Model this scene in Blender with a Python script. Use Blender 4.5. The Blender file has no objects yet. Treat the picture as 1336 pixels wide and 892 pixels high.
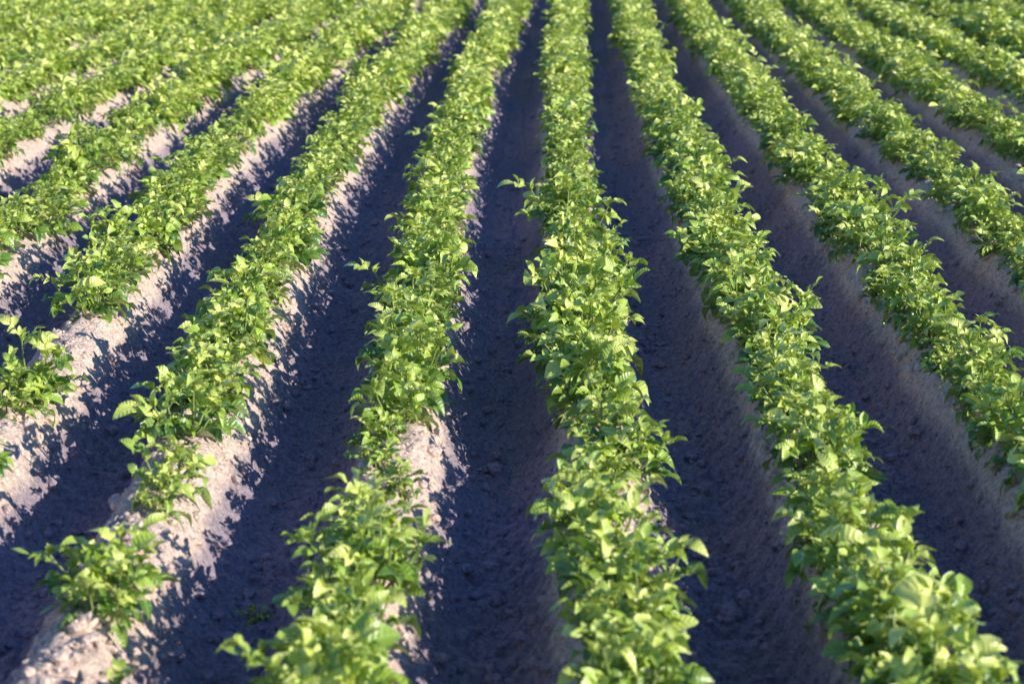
import bpy, math, random
import numpy as np
from mathutils import Vector, Matrix
random.seed(7); rng=np.random.default_rng(11)
scene=bpy.context.scene
col=scene.collection
S=0.75
# ---------------------------------------------------------------- row layout
_cy=np.array([-600,2,4.43,7.42,10,13.2,17.9,22,27.6,34,60,600.])
_cx=np.array([.25,.26,.278,.325,.325,.345,.46,.59,.81,1.1,2.4,30])
_gx=np.array([.96,.96,.96,.97,1.0,1.045,1.04,1.03,1.02,1.02,1.0,1.0])
_dy=np.arange(-5,80,.1)
_k=np.exp(-0.5*(np.arange(-25,26)/9.0)**2); _k/=_k.sum()
def _sm(a): return np.convolve(np.pad(np.interp(_dy,_cy,a),25,mode='edge'),_k,mode='valid')
_ds=_sm(_cx); _gs=_sm(_gx)
def _ev(y,s,a):
    y=np.asarray(y,float)
    return np.where((y>-4)&(y<78),np.interp(y,_dy,s),np.interp(y,_cy,a))
def wx(u,y): return u*_ev(y,_gs,_gx)+_ev(y,_ds,_cx)
def vnoise(x,y,seed=0):
    xi=np.floor(x).astype(np.int64); yi=np.floor(y).astype(np.int64)
    fx=x-xi; fy=y-yi
    fx=fx*fx*(3-2*fx); fy=fy*fy*(3-2*fy)
    def h(a,b):
        n=(a*374761393+b*668265263+seed*1442695041)&0xffffffff
        n=((n^(n>>13))*1274126177)&0xffffffff
        n=n^(n>>16)
        return (n&0xffff)/65535.0*2-1
    return (h(xi,yi)*(1-fx)+h(xi+1,yi)*fx)*(1-fy)+(h(xi,yi+1)*(1-fx)+h(xi+1,yi+1)*fx)*fy
def height(u,y,fine=True):
    row=np.round(u/S)
    w=vnoise(y*0.9+row*13.1,row*0+0.5,3)*0.02
    uu=u+w+0.010*vnoise(u*6,y*6,5)
    p=0.5+0.5*np.cos(2*np.pi*uu/S)
    q=np.clip((p-.03)/.97,0,1)
    prof=np.sqrt(q*q+.0016)**1.0
    prof=.68*prof+.32*(q*q*(3-2*q))
    hgt=0.30*(1+0.07*vnoise(y*1.3+row*7.7,row*0+.5,9))
    z=hgt*prof
    # lug marks pressed by the tractor wheel
    ph=(y+0.22*np.abs(np.sin(np.pi*uu/S))**2+0.012*vnoise(u*5,y*4,21))/0.15
    rip=np.clip(np.sin(2*np.pi*ph)*2.0,-1,1)
    amp=0.022*np.clip(vnoise(u*1.2+4,y*0.5,31)*1.3+.9,0.2,1)
    z=z+rip*amp*np.clip(1-p*1.15,0,1)**.6
    # lengthwise scrape marks in the furrow
    z=z+0.006*np.clip(1-p*1.3,0,1)*vnoise(u*38,y*1.2,61)
    rough=.62+.38*p
    z=z+0.011*vnoise(u*4.5,y*4.5,41)+0.008*vnoise(u*12,y*12,42)
    if fine:
        z=z+(0.007*vnoise(u*27,y*27,43)+0.009*np.maximum(vnoise(u*48,y*48,44),-.1))*rough
        c=np.maximum(vnoise(u*15,y*15,48)-.5,0)
        z=z+c*0.05
        c=np.maximum(vnoise(u*31,y*31,49)-.3,0)
        z=z+c*0.034
    return z
# ---------------------------------------------------------------- materials
def newmat(n):
    m=bpy.data.materials.new(n); m.use_nodes=True
    nt=m.node_tree; nt.nodes.clear()
    return m,nt,nt.nodes,nt.links
def soil_mat(name,gain=1.0):
    m,nt,N,L=newmat(name)
    out=N.new('ShaderNodeOutputMaterial'); b=N.new('ShaderNodeBsdfPrincipled')
    geo=N.new('ShaderNodeNewGeometry')
    n1=N.new('ShaderNodeTexNoise'); n1.inputs['Scale'].default_value=3.0; n1.inputs['Detail'].default_value=6
    n2=N.new('ShaderNodeTexNoise'); n2.inputs['Scale'].default_value=50; n2.inputs['Detail'].default_value=6; n2.inputs['Roughness'].default_value=.8
    n3=N.new('ShaderNodeTexVoronoi'); n3.inputs['Scale'].default_value=75
    for n in (n1,n2,n3): L.new(geo.outputs['Position'],n.inputs['Vector'])
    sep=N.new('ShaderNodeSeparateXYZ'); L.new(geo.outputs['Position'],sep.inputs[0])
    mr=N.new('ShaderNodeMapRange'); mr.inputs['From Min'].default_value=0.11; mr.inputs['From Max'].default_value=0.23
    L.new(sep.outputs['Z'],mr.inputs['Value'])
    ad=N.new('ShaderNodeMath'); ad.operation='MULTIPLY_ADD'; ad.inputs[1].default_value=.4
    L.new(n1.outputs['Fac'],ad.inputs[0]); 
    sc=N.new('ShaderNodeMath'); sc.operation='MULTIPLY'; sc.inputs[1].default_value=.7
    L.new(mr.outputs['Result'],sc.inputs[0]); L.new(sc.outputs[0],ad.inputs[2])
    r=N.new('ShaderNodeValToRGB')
    r.color_ramp.elements[0].position=.15; r.color_ramp.elements[0].color=(.46,.385,.48,1)  # furrow soil, with bluish shade painted into its colour
    r.color_ramp.elements[1].position=.80; r.color_ramp.elements[1].color=(.98,.77,.64,1)  # dry crest crust, colour also brightened to look sunlit
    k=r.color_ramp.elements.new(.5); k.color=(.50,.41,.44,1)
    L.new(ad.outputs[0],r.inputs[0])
    mx=N.new('ShaderNodeMixRGB'); mx.blend_type='MULTIPLY'; mx.inputs[0].default_value=1
    r2=N.new('ShaderNodeValToRGB')
    r2.color_ramp.elements[0].position=.38; r2.color_ramp.elements[0].color=(.52*gain,.51*gain,.52*gain,1)
    r2.color_ramp.elements[1].position=.58; r2.color_ramp.elements[1].color=(1.12*gain,1.1*gain,1.08*gain,1)
    L.new(n2.outputs['Fac'],r2.inputs[0]); L.new(r.outputs[0],mx.inputs[1]); L.new(r2.outputs[0],mx.inputs[2])
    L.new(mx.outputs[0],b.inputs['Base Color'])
    b.inputs['Roughness'].default_value=.95
    b.inputs['Specular IOR Level'].default_value=.15
    a2=N.new('ShaderNodeMath'); a2.operation='MULTIPLY_ADD'; a2.inputs[1].default_value=-.7
    L.new(n3.outputs['Distance'],a2.inputs[0]); L.new(n2.outputs['Fac'],a2.inputs[2])
    bp=N.new('ShaderNodeBump'); bp.inputs['Strength'].default_value=.8; bp.inputs['Distance'].default_value=.014
    L.new(a2.outputs[0],bp.inputs['Height']); L.new(bp.outputs[0],b.inputs['Normal'])
    L.new(b.outputs[0],out.inputs[0])
    return m
def leaf_mat():
    m,nt,N,L=newmat('potato_leaf')
    out=N.new('ShaderNodeOutputMaterial'); b=N.new('ShaderNodeBsdfPrincipled')
    at=N.new('ShaderNodeAttribute'); at.attribute_name='leafuv'
    sep=N.new('ShaderNodeSeparateXYZ'); L.new(at.outputs['Vector'],sep.inputs[0])
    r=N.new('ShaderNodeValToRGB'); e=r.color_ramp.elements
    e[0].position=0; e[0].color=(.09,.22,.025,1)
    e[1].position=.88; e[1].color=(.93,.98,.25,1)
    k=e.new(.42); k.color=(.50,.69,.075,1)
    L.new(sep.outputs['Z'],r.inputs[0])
    ab=N.new('ShaderNodeMath'); ab.operation='ABSOLUTE'; L.new(sep.outputs['X'],ab.inputs[0])
    mrib=N.new('ShaderNodeMapRange'); mrib.inputs['From Min'].default_value=.0; mrib.inputs['From Max'].default_value=.04
    mrib.inputs['To Min'].default_value=.4; mrib.inputs['To Max'].default_value=0
    L.new(ab.outputs[0],mrib.inputs['Value'])
    mx=N.new('ShaderNodeMixRGB'); mx.inputs[2].default_value=(.7,.8,.3,1)
    L.new(mrib.outputs[0],mx.inputs[0]); L.new(r.outputs[0],mx.inputs[1])
    geo=N.new('ShaderNodeNewGeometry')
    back=N.new('ShaderNodeMixRGB'); back.inputs[2].default_value=(.50,.64,.26,1)
    bm=N.new('ShaderNodeMath'); bm.operation='MULTIPLY'; bm.inputs[1].default_value=.4
    L.new(geo.outputs['Backfacing'],bm.inputs[0]); L.new(bm.outputs[0],back.inputs[0]); L.new(mx.outputs[0],back.inputs[1])
    L.new(back.outputs[0],b.inputs['Base Color'])
    b.inputs['Roughness'].default_value=.36; b.inputs['Specular IOR Level'].default_value=.9
    b.inputs['Coat Weight'].default_value=.4; b.inputs['Coat Roughness'].default_value=.3
    # side veins
    v=N.new('ShaderNodeMath'); v.operation='MULTIPLY_ADD'; v.inputs[1].default_value=-.7
    L.new(ab.outputs[0],v.inputs[0]); L.new(sep.outputs['Y'],v.inputs[2])
    v2=N.new('ShaderNodeMath'); v2.operation='MULTIPLY'; v2.inputs[1].default_value=38; L.new(v.outputs[0],v2.inputs[0])
    v3=N.new('ShaderNodeMath'); v3.operation='SINE'; L.new(v2.outputs[0],v3.inputs[0])
    cr=N.new('ShaderNodeTexNoise'); cr.inputs['Scale'].default_value=90; cr.inputs['Detail'].default_value=2
    L.new(geo.outputs['Position'],cr.inputs['Vector'])
    ad=N.new('ShaderNodeMath'); ad.operation='MULTIPLY_ADD'; ad.inputs[1].default_value=4.0
    L.new(cr.outputs['Fac'],ad.inputs[0]); L.new(v3.outputs[0],ad.inputs[2])
    bp=N.new('ShaderNodeBump'); bp.inputs['Strength'].default_value=.45; bp.inputs['Distance'].default_value=.0015
    L.new(ad.outputs[0],bp.inputs['Height']); L.new(bp.outputs[0],b.inputs['Normal'])
    t=N.new('ShaderNodeBsdfTranslucent')
    tc=N.new('ShaderNodeMixRGB'); tc.blend_type='MULTIPLY'; tc.inputs[0].default_value=1; tc.inputs[2].default_value=(1.1,1.04,.32,1)
    L.new(back.outputs[0],tc.inputs[1]); L.new(tc.outputs[0],t.inputs['Color'])
    ms=N.new('ShaderNodeMixShader'); ms.inputs[0].default_value=.17
    L.new(b.outputs[0],ms.inputs[1]); L.new(t.outputs[0],ms.inputs[2]); L.new(ms.outputs[0],out.inputs[0])
    return m
def stem_mat():
    m,nt,N,L=newmat('potato_stem')
    out=N.new('ShaderNodeOutputMaterial'); b=N.new('ShaderNodeBsdfPrincipled')
    geo=N.new('ShaderNodeNewGeometry'); n=N.new('ShaderNodeTexNoise'); n.inputs['Scale'].default_value=25
    L.new(geo.outputs['Position'],n.inputs['Vector'])
    r=N.new('ShaderNodeValToRGB'); r.color_ramp.elements[0].color=(.2,.28,.06,1); r.color_ramp.elements[1].color=(.40,.50,.15,1)
    L.new(n.outputs['Fac'],r.inputs[0]); L.new(r.outputs[0],b.inputs['Base Color']); b.inputs['Roughness'].default_value=.5
    L.new(b.outputs[0],out.inputs[0]); return m
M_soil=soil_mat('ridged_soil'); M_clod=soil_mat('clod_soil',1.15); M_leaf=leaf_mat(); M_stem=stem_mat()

def build(name,V,F4,F3,mat,attr=None,smooth=True):
    me=bpy.data.meshes.new(name)
    V=np.asarray(V,np.float32)
    n4=len(F4); n3=len(F3)
    me.vertices.add(len(V)); me.vertices.foreach_set('co',V.ravel())
    idx=np.concatenate([np.asarray(F4,np.int32).ravel(),np.asarray(F3,np.int32).ravel()]).astype(np.int32)
    me.loops.add(len(idx)); me.loops.foreach_set('vertex_index',idx)
    st=np.concatenate([np.arange(n4)*4,n4*4+np.arange(n3)*3]).astype(np.int32)
    tot=np.concatenate([np.full(n4,4),np.full(n3,3)]).astype(np.int32)
    me.polygons.add(n4+n3); me.polygons.foreach_set('loop_start',st); me.polygons.foreach_set('loop_total',tot)
    me.polygons.foreach_set('use_smooth',np.full(n4+n3,smooth))
    me.update(calc_edges=True); me.validate()
    if attr is not None:
        a=me.attributes.new('leafuv','FLOAT_VECTOR','POINT'); a.data.foreach_set('vector',np.asarray(attr,np.float32).ravel())
    me.materials.append(mat)
    return me
# ---------------------------------------------------------------- ground
us=list(np.arange(-2.3,1.9,.0125))
us=list(np.arange(-14,-2.3,.04))+us+list(np.arange(1.9,13,.04))
us=[-600,-200,-80,-40,-25,-18]+us+[16,22,35,70,200,600]
ys=[-400,-100,-30,-10,-4,-1,0,1,2,2.6,3.0]; y=3.2
while y<34:
    ys.append(y); y+=max(.0125,.0032*y) if y>3.7 else .04
while y<62: ys.append(y); y+=1.2
ys+= [70,90,140,250,500,900]
U,Y=np.meshgrid(np.array(us),np.array(ys))
Z=height(U,Y)
fade=np.clip((np.maximum(np.abs(U)-14,0)+np.maximum(Y-60,0))/6,0,1)
Z=Z*(1-fade)+.12*fade
X=wx(U,Y)
V=np.stack([X,Y,Z],-1).reshape(-1,3)
nu=len(us); ny=len(ys)
a=(np.arange(ny-1)[:,None]*nu+np.arange(nu-1)[None,:]).ravel()
F=np.stack([a,a+1,a+nu+1,a+nu],-1)
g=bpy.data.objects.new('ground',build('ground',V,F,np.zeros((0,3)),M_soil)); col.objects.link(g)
g['kind']='structure'; g['label']='ploughed dry soil field shaped into long parallel ridges'; g['category']='ground'
def ground_z(u,y): return float(height(np.array([u]),np.array([y]))[0])
# ---------------------------------------------------------------- leaflets
def leaflet_template(hi=True):
    if hi:
        t=[0,.1,.27,.47,.67,.86]; w=[.03,.16,.27,.285,.23,.125]
    else:
        t=[0,.3,.7]; w=[.04,.28,.22]
    P=[]
    for a,b in zip(t,w): P+= [(-b,a),(0,a),(b,a)]
    P.append((0,1.0)); n=len(t)
    Q=[]; 
    for i in range(n-1):
        o=i*3; Q+= [(o,o+1,o+4,o+3),(o+1,o+2,o+5,o+4)]
    o=(n-1)*3; T=[(o,o+1,3*n),(o+1,o+2,3*n)]
    return np.array(P),np.array(Q),np.array(T)
THI=leaflet_template(True); TLO=leaflet_template(False)
def unit(v): return v/ (np.linalg.norm(v)+1e-9)
class Acc:
    def __init__(s): s.V=[];s.Q=[];s.T=[];s.A=[];s.n=0
    def add(s,V,Q,T,A=None):
        s.V.append(V); 
        if len(Q): s.Q.append(Q+s.n)
        if len(T): s.T.append(T+s.n)
        if A is not None: s.A.append(A)
        s.n+=len(V)
    def get(s):
        V=np.concatenate(s.V); Q=np.concatenate(s.Q) if s.Q else np.zeros((0,4),int); T=np.concatenate(s.T) if s.T else np.zeros((0,3),int)
        return V,Q,T,(np.concatenate(s.A) if s.A else None)
def add_leaflet(acc,o,d,nrm,L,tmpl,R,tint,wide=1.0):
    P,Q,T=tmpl
    d=unit(d); x=unit(np.cross(d,nrm)); n=np.cross(x,d)
    fold=R.uniform(.05,.85); droop=R.uniform(-.3,1.0); wav=R.uniform(-.13,.13); ph=R.uniform(0,6)
    sw=R.uniform(-.2,.2); wd=wide*R.uniform(.8,1.2)
    px=P[:,0]*wd; py=P[:,1]
    z=fold*np.abs(px)-droop*py**2*.6+wav*np.sin(py*7+ph+np.sign(px))*(np.abs(px)>0)+ .12*np.sin(py*3.1)
    xx=px*(1-.12*fold)+sw*py**2
    Vv=o+L*(xx[:,None]*x+(py*(1-.12*droop))[:,None]*d+z[:,None]*n)
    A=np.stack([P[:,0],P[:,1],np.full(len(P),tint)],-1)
    acc.add(Vv,Q,T,A)
def tube(acc,pts,r0,r1,sides=4):
    pts=np.array(pts); n=len(pts); Vs=[]
    for i in range(n):
        t=unit(pts[min(i+1,n-1)]-pts[max(i-1,0)])
        a=unit(np.cross(t,np.array([.31,.9,.2]))); b=np.cross(t,a); r=r0+(r1-r0)*i/(n-1)
        for k in range(sides):
            th=2*math.pi*k/sides; Vs.append(pts[i]+r*(math.cos(th)*a+math.sin(th)*b))
    Q=[]
    for i in range(n-1):
        for k in range(sides):
            Q.append((i*sides+k,i*sides+(k+1)%sides,(i+1)*sides+(k+1)%sides,(i+1)*sides+k))
    acc.add(np.array(Vs),np.array(Q),np.zeros((0,3),int))
def compound_leaf(fa,sa,o,az,el,length,Lb,R,tmpl,tint,pairs,hi):
    # arching rachis
    pts=[o]; e=el; n=5; a=az; p=o.copy(); tw=R.uniform(-.4,.4)
    for i in range(n):
        d=np.array([math.cos(e)*math.cos(a),math.cos(e)*math.sin(a),math.sin(e)])
        p=p+d*length/n; pts.append(p); e-=R.uniform(.06,.32); a+=tw/n
    pts=np.array(pts)
    if sa is not None: tube(sa,pts,.0019,.001,3)
    def at(t):
        f=t*n; i=min(int(f),n-1); return pts[i]+(pts[i+1]-pts[i])*(f-i), unit(pts[i+1]-pts[i])
    pos,d=at(1.0); up=np.array([0,0,1.]); 
    roll=R.uniform(-.7,.7)
    def frame(d):
        B=unit(np.cross(d,up)); Nn=np.cross(B,d)
        return math.cos(roll)*B+math.sin(roll)*Nn, math.cos(roll)*Nn-math.sin(roll)*B
    B,Nn=frame(d)
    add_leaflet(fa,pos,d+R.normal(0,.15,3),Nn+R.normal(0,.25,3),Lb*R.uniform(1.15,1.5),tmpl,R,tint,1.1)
    for j in range(pairs):
        sz=[1.0,.8,.55,.45][j]
        for s in (-1,1):
            t=.92-(j+.1)*(.66/pairs)-R.uniform(0,.12)
            pos,d=at(max(t,.1)); B,Nn=frame(d)
            ang=R.uniform(.6,1.2)
            dd=math.cos(ang)*d+s*math.sin(ang)*B+Nn*R.uniform(-.2,.6)
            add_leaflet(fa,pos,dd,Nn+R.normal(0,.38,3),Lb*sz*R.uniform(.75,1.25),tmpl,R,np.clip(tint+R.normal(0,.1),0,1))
def make_plant(seed,hi=True,stems=6,size=1.0,leaves=5,short=1.0):
    R=np.random.default_rng(seed); fa=Acc(); sa=Acc() if hi else None
    tm=THI if hi else TLO
    for s in range(stems):
        az=2*math.pi*(s+R.uniform(-.35,.35))/stems; lean=R.uniform(.15,.78) if s>0 else .1
        L=R.uniform(.08,.23)*size*short
        o=np.array([math.cos(az)*.03,math.sin(az)*.03*1.0,-.015]); pts=[o]; e=math.pi/2-lean*1.15; p=o
        for i in range(5):
            d=np.array([math.cos(e)*math.cos(az),math.cos(e)*math.sin(az),math.sin(e)]); p=p+d*L/5; pts.append(p); e+=R.uniform(-.02,.18)*(1 if e<1.45 else 0)
        pts=np.array(pts)
        if sa is not None: tube(sa,pts,.0052,.003,5)
        la=R.uniform(0,6.28)
        for k in range(leaves):
            f=.15+.85*(k/(leaves-1)); ff=f*5; i=min(int(ff),4); pos=pts[i]+(pts[i+1]-pts[i])*(ff-i)
            la+=2.4+R.uniform(-.3,.3)
            top=f**1.5
            out=np.array([math.cos(la),math.sin(la)])*1.0+np.array([math.cos(az),math.sin(az)])*.4
            a=math.atan2(out[1],out[0])
            el=R.uniform(0,.6)*(1-top)+top*R.uniform(.7,1.4)
            ln=(R.uniform(.06,.12)*(1-top)+top*R.uniform(.04,.08))*size
            Lb=(R.uniform(.046,.066)*(1-top)+top*R.uniform(.039,.057))*(.6+.4*size)*(1 if hi else 1.2)
            tint=np.clip(.02+.62*top+R.normal(0,.17),0,1)  # young tops yellower; lower leaves also tinted dark as painted interior shade
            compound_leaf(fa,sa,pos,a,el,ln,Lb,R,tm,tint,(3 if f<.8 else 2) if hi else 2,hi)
        # tight upright rosette at the shoot tip
        for k in range(7 if hi else 3):
            aa=la+k*1.0+R.uniform(-.4,.4)
            dd=np.array([math.cos(aa)*.6,math.sin(aa)*.6,R.uniform(.5,1.5)])
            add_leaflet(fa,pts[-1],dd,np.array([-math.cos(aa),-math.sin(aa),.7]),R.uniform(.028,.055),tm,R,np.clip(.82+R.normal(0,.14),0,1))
    return fa,sa
# ---------------------------------------------------------------- placement
f_px=2600.; CAMZ=2.31; ZP=.38; pitch=math.atan(641/f_px)
def zc(y,z=ZP): return y*math.cos(pitch)+(CAMZ-z)*math.sin(pitch)
def px(x,y,z=ZP):
    d=zc(y,z); yc=-(CAMZ-z)*math.cos(pitch)+y*math.sin(pitch)
    return 668+x*f_px/d, 446-f_px*yc/d
special={-1:[(5.60,6.46)], -2:[(3.4,6.60)], -3:[(3.5,8.55)], 0:[(6.85,7.06)]}
places=[]
for k in range(-16,15):
    y=3.6+random.uniform(0,.25)
    while y<35:
        u=k*S+random.gauss(0,.038); yy=y+random.gauss(0,.03)
        far=k<=-2
        vig=float(vnoise(np.array([yy*1.1+k*5.3]),np.array([k*3.7]),77))
        dist=min(1,max(0,(yy-11)/12))
        sc=(.93 if not far else .86)+.18*vig+random.gauss(0,.15)*(1-.5*dist)+(.14 if k>-2 else .26)*dist
        if k==0: sc-=.03
        sc=max(.5,min(1.28,sc))
        skip=any(a<yy<b for a,b in special.get(k,[]))
        if far and random.random()<(.06-.08*vig)*(1-dist): skip=True
        if not skip:
            places.append((u,yy,sc,'big'))
        y+=random.uniform(.20,.32)
for (k,du,yy,sc) in [(-2,.05,6.14,.78),(-2,.05,5.92,.6),(-2,.03,5.22,1.0),(-2,.05,5.06,.8),(-2,.13,4.48,.95),(-2,.1,4.28,.9),(-2,.03,6.42,.5),
    (-3,.05,7.30,.98),(-3,0,7.1,.9),(-3,.05,6.4,.9),(-3,0,5.7,.8),(-3,0,5.0,.8),(-3,0,4.2,.8),(-1,-.03,6.35,.55),(-1,.05,6.12,.55),(-1,-.06,5.9,.6),(0,-.03,6.95,.7),(-2,.38,5.75,.3),(-2,.40,4.95,.4)]:
    places.append((k*S+du,yy,sc,'small' if sc<.97 else 'big'))
cand=[]
for (u,y,sc,kind) in places:
    x=float(wx(u,y)); d=zc(y)
    if abs(x)>.257*d+1.3: continue
    a,b=px(x,y)
    m=.2*f_px/d
    infr=(-m<a<1336+m) and (-m<b<892+m*.6)
    cand.append((d if infr else 1e3+d,x,y,u,sc,kind))
cand.sort()
ind=cand[:300]; rest=cand[300:]
NV=16
big=[]; small=[]
def mk(kind,i,seed,**kw):
    fa,sa=make_plant(seed,True,**kw)
    V,Q,T,A=fa.get(); fm=build('potato_foliage',V,Q,T,M_leaf,A)
    V,Q,T,A=sa.get(); sm=build('potato_stems',V,Q,T,M_stem)
    root=bpy.data.objects.new('potato_plant',None); root.empty_display_size=.1
    fo=bpy.data.objects.new('foliage',fm); so=bpy.data.objects.new('stem',sm)
    return root,fo,so
for i in range(NV): big.append(mk('big',i,100+i,stems=7+(i%3),leaves=5))
for i in range(4): small.append(mk('small',i,300+i,stems=6,leaves=4,short=.75))
for n,(d,x,y,u,sc,kind) in enumerate(ind):
    src=random.choice(big if kind=='big' else small)
    r0,f0,s0=src
    r=r0.copy(); fo=f0.copy(); so=s0.copy()
    col.objects.link(r); col.objects.link(fo); col.objects.link(so)
    fo.parent=r; so.parent=r
    r.location=(x,y,ground_z(u,y)-.005); r.rotation_euler=(random.gauss(0,.08),random.gauss(0,.08),random.uniform(0,6.28))
    r.scale=(sc,sc,sc*random.uniform(.78,1.18))
    if kind=='small': r['label']='small sparse potato plant beside bare soil on a ridge'
    else: r['label']='bushy green potato plant growing on a soil ridge'
    r['category']='potato plant'; r['group']='potato plants growing in ridged rows'
for t in big+small:
    for o in t: bpy.data.objects.remove(o)
# farther plants as one mass
lo=[make_plant(500+i,False,stems=7+i%3,leaves=5)[0].get() for i in range(12)]
Vs=[];Qs=[];Ts=[];As=[];n=0
for (d,x,y,u,sc,kind) in rest:
    V,Q,T,A=lo[rng.integers(12)]; th=rng.uniform(0,6.28); c,s=math.cos(th),math.sin(th)
    R=np.array([[c,-s,0],[s,c,0],[0,0,rng.uniform(.85,1.2)]])*sc
    Vs.append(V@R.T+np.array([x,y,ground_z(u,y)-.005])); Qs.append(Q+n); Ts.append(T+n)
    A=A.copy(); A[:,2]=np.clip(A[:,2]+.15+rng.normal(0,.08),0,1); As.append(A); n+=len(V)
o=bpy.data.objects.new('potato_plants',build('potato_plants',np.concatenate(Vs),np.concatenate(Qs),np.concatenate(Ts),M_leaf,np.concatenate(As)))
col.objects.link(o); o['kind']='stuff'; o['label']='dense rows of leafy green potato plants across the field'; o['category']='potato plants'
# ---------------------------------------------------------------- clods
import bmesh
def ico(sub):
    bm=bmesh.new(); bmesh.ops.create_icosphere(bm,subdivisions=sub,radius=1)
    V=np.array([v.co[:] for v in bm.verts]); F=np.array([[v.index for v in f.verts] for f in bm.faces]); bm.free(); return V,F
I1=ico(1); I2=ico(2)
Vs=[];Ts=[];n=0
def clodmesh(I,size,R):
    V,F=I; sx=R.uniform(.7,1.3,3)*np.array([1,1,.75])
    off=R.uniform(0,50)
    k=1+.22*vnoise(V[:,0]*1.7+off,V[:,1]*1.7+V[:,2]*2.3,7)+.13*vnoise(V[:,0]*4+off,V[:,1]*4-V[:,2]*4,8)+R.normal(0,.05,len(V))
    return V*k[:,None]*sx*size,F
N=26000
dd=3.9+14*rng.random(N)**1.6
uu=rng.uniform(-1,1,N)*(.28*dd+.4)-.3
zz=height(uu,dd)
xx=wx(uu,dd)
for i in range(N):
    size=.0035+.0055*rng.random()+ (rng.random()**8)*.022
    V,F=clodmesh(I2 if size>.016 else I1,size,rng)
    Vs.append(V+np.array([xx[i],dd[i],zz[i]+size*.35])); Ts.append(F+n); n+=len(V)
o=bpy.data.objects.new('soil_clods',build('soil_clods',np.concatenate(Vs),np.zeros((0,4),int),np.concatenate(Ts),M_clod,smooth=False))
col.objects.link(o); o['kind']='stuff'; o['label']='small dry crumbs and clods of soil scattered over ridges'; o['category']='soil clods'
I3=ico(3)
for (u,y,s) in [(.385,5.73,.045)]:
    V,F=clodmesh(I3,s,rng)
    o=bpy.data.objects.new('soil_clod',build('soil_clod',V,np.zeros((0,4),int),F,M_clod)); col.objects.link(o)
    o.location=(float(wx(u,y)),y,ground_z(u,y)+s*.5)
    o['label']='large lump of dry soil lying in a furrow'; o['category']='soil clod'
# ---------------------------------------------------------------- light
el=math.radians(23); az=math.radians(-22)   # direction towards the sun
d=Vector((math.cos(el)*math.cos(az),math.cos(el)*math.sin(az),math.sin(el)))
sl=bpy.data.lights.new('sun','SUN'); sl.energy=5.0; sl.angle=math.radians(.5); sl.color=(1,.94,.82)
so=bpy.data.objects.new('sun',sl); so.rotation_euler=d.to_track_quat('Z','Y').to_euler(); so.location=(20,0,20); col.objects.link(so)
w=bpy.data.worlds.new('World'); scene.world=w; w.use_nodes=True
nt=w.node_tree; bg=nt.nodes['Background']; sky=nt.nodes.new('ShaderNodeTexSky'); sky.sky_type='NISHITA'; sky.sun_disc=False
sky.sun_elevation=el; sky.sun_rotation=math.atan2(d.x,d.y); sky.ozone_density=10.0; sky.dust_density=.1
nt.links.new(sky.outputs[0],bg.inputs[0]); bg.inputs[1].default_value=.15
# ---------------------------------------------------------------- camera
cam=bpy.data.cameras.new('camera'); co=bpy.data.objects.new('camera',cam); col.objects.link(co)
cam.lens=f_px/1336*36; cam.sensor_width=36; cam.clip_end=2000
co.location=(0,0,CAMZ); co.rotation_euler=(math.pi/2-pitch,0,0)
cam.dof.use_dof=True; cam.dof.focus_distance=8.8; cam.dof.aperture_fstop=3.3
scene.camera=co
scene.view_settings.view_transform='Standard'; scene.view_settings.look='None'; scene.view_settings.exposure=0
print('ind',len(ind),'rest',len(rest),'last',ind[-1][0])
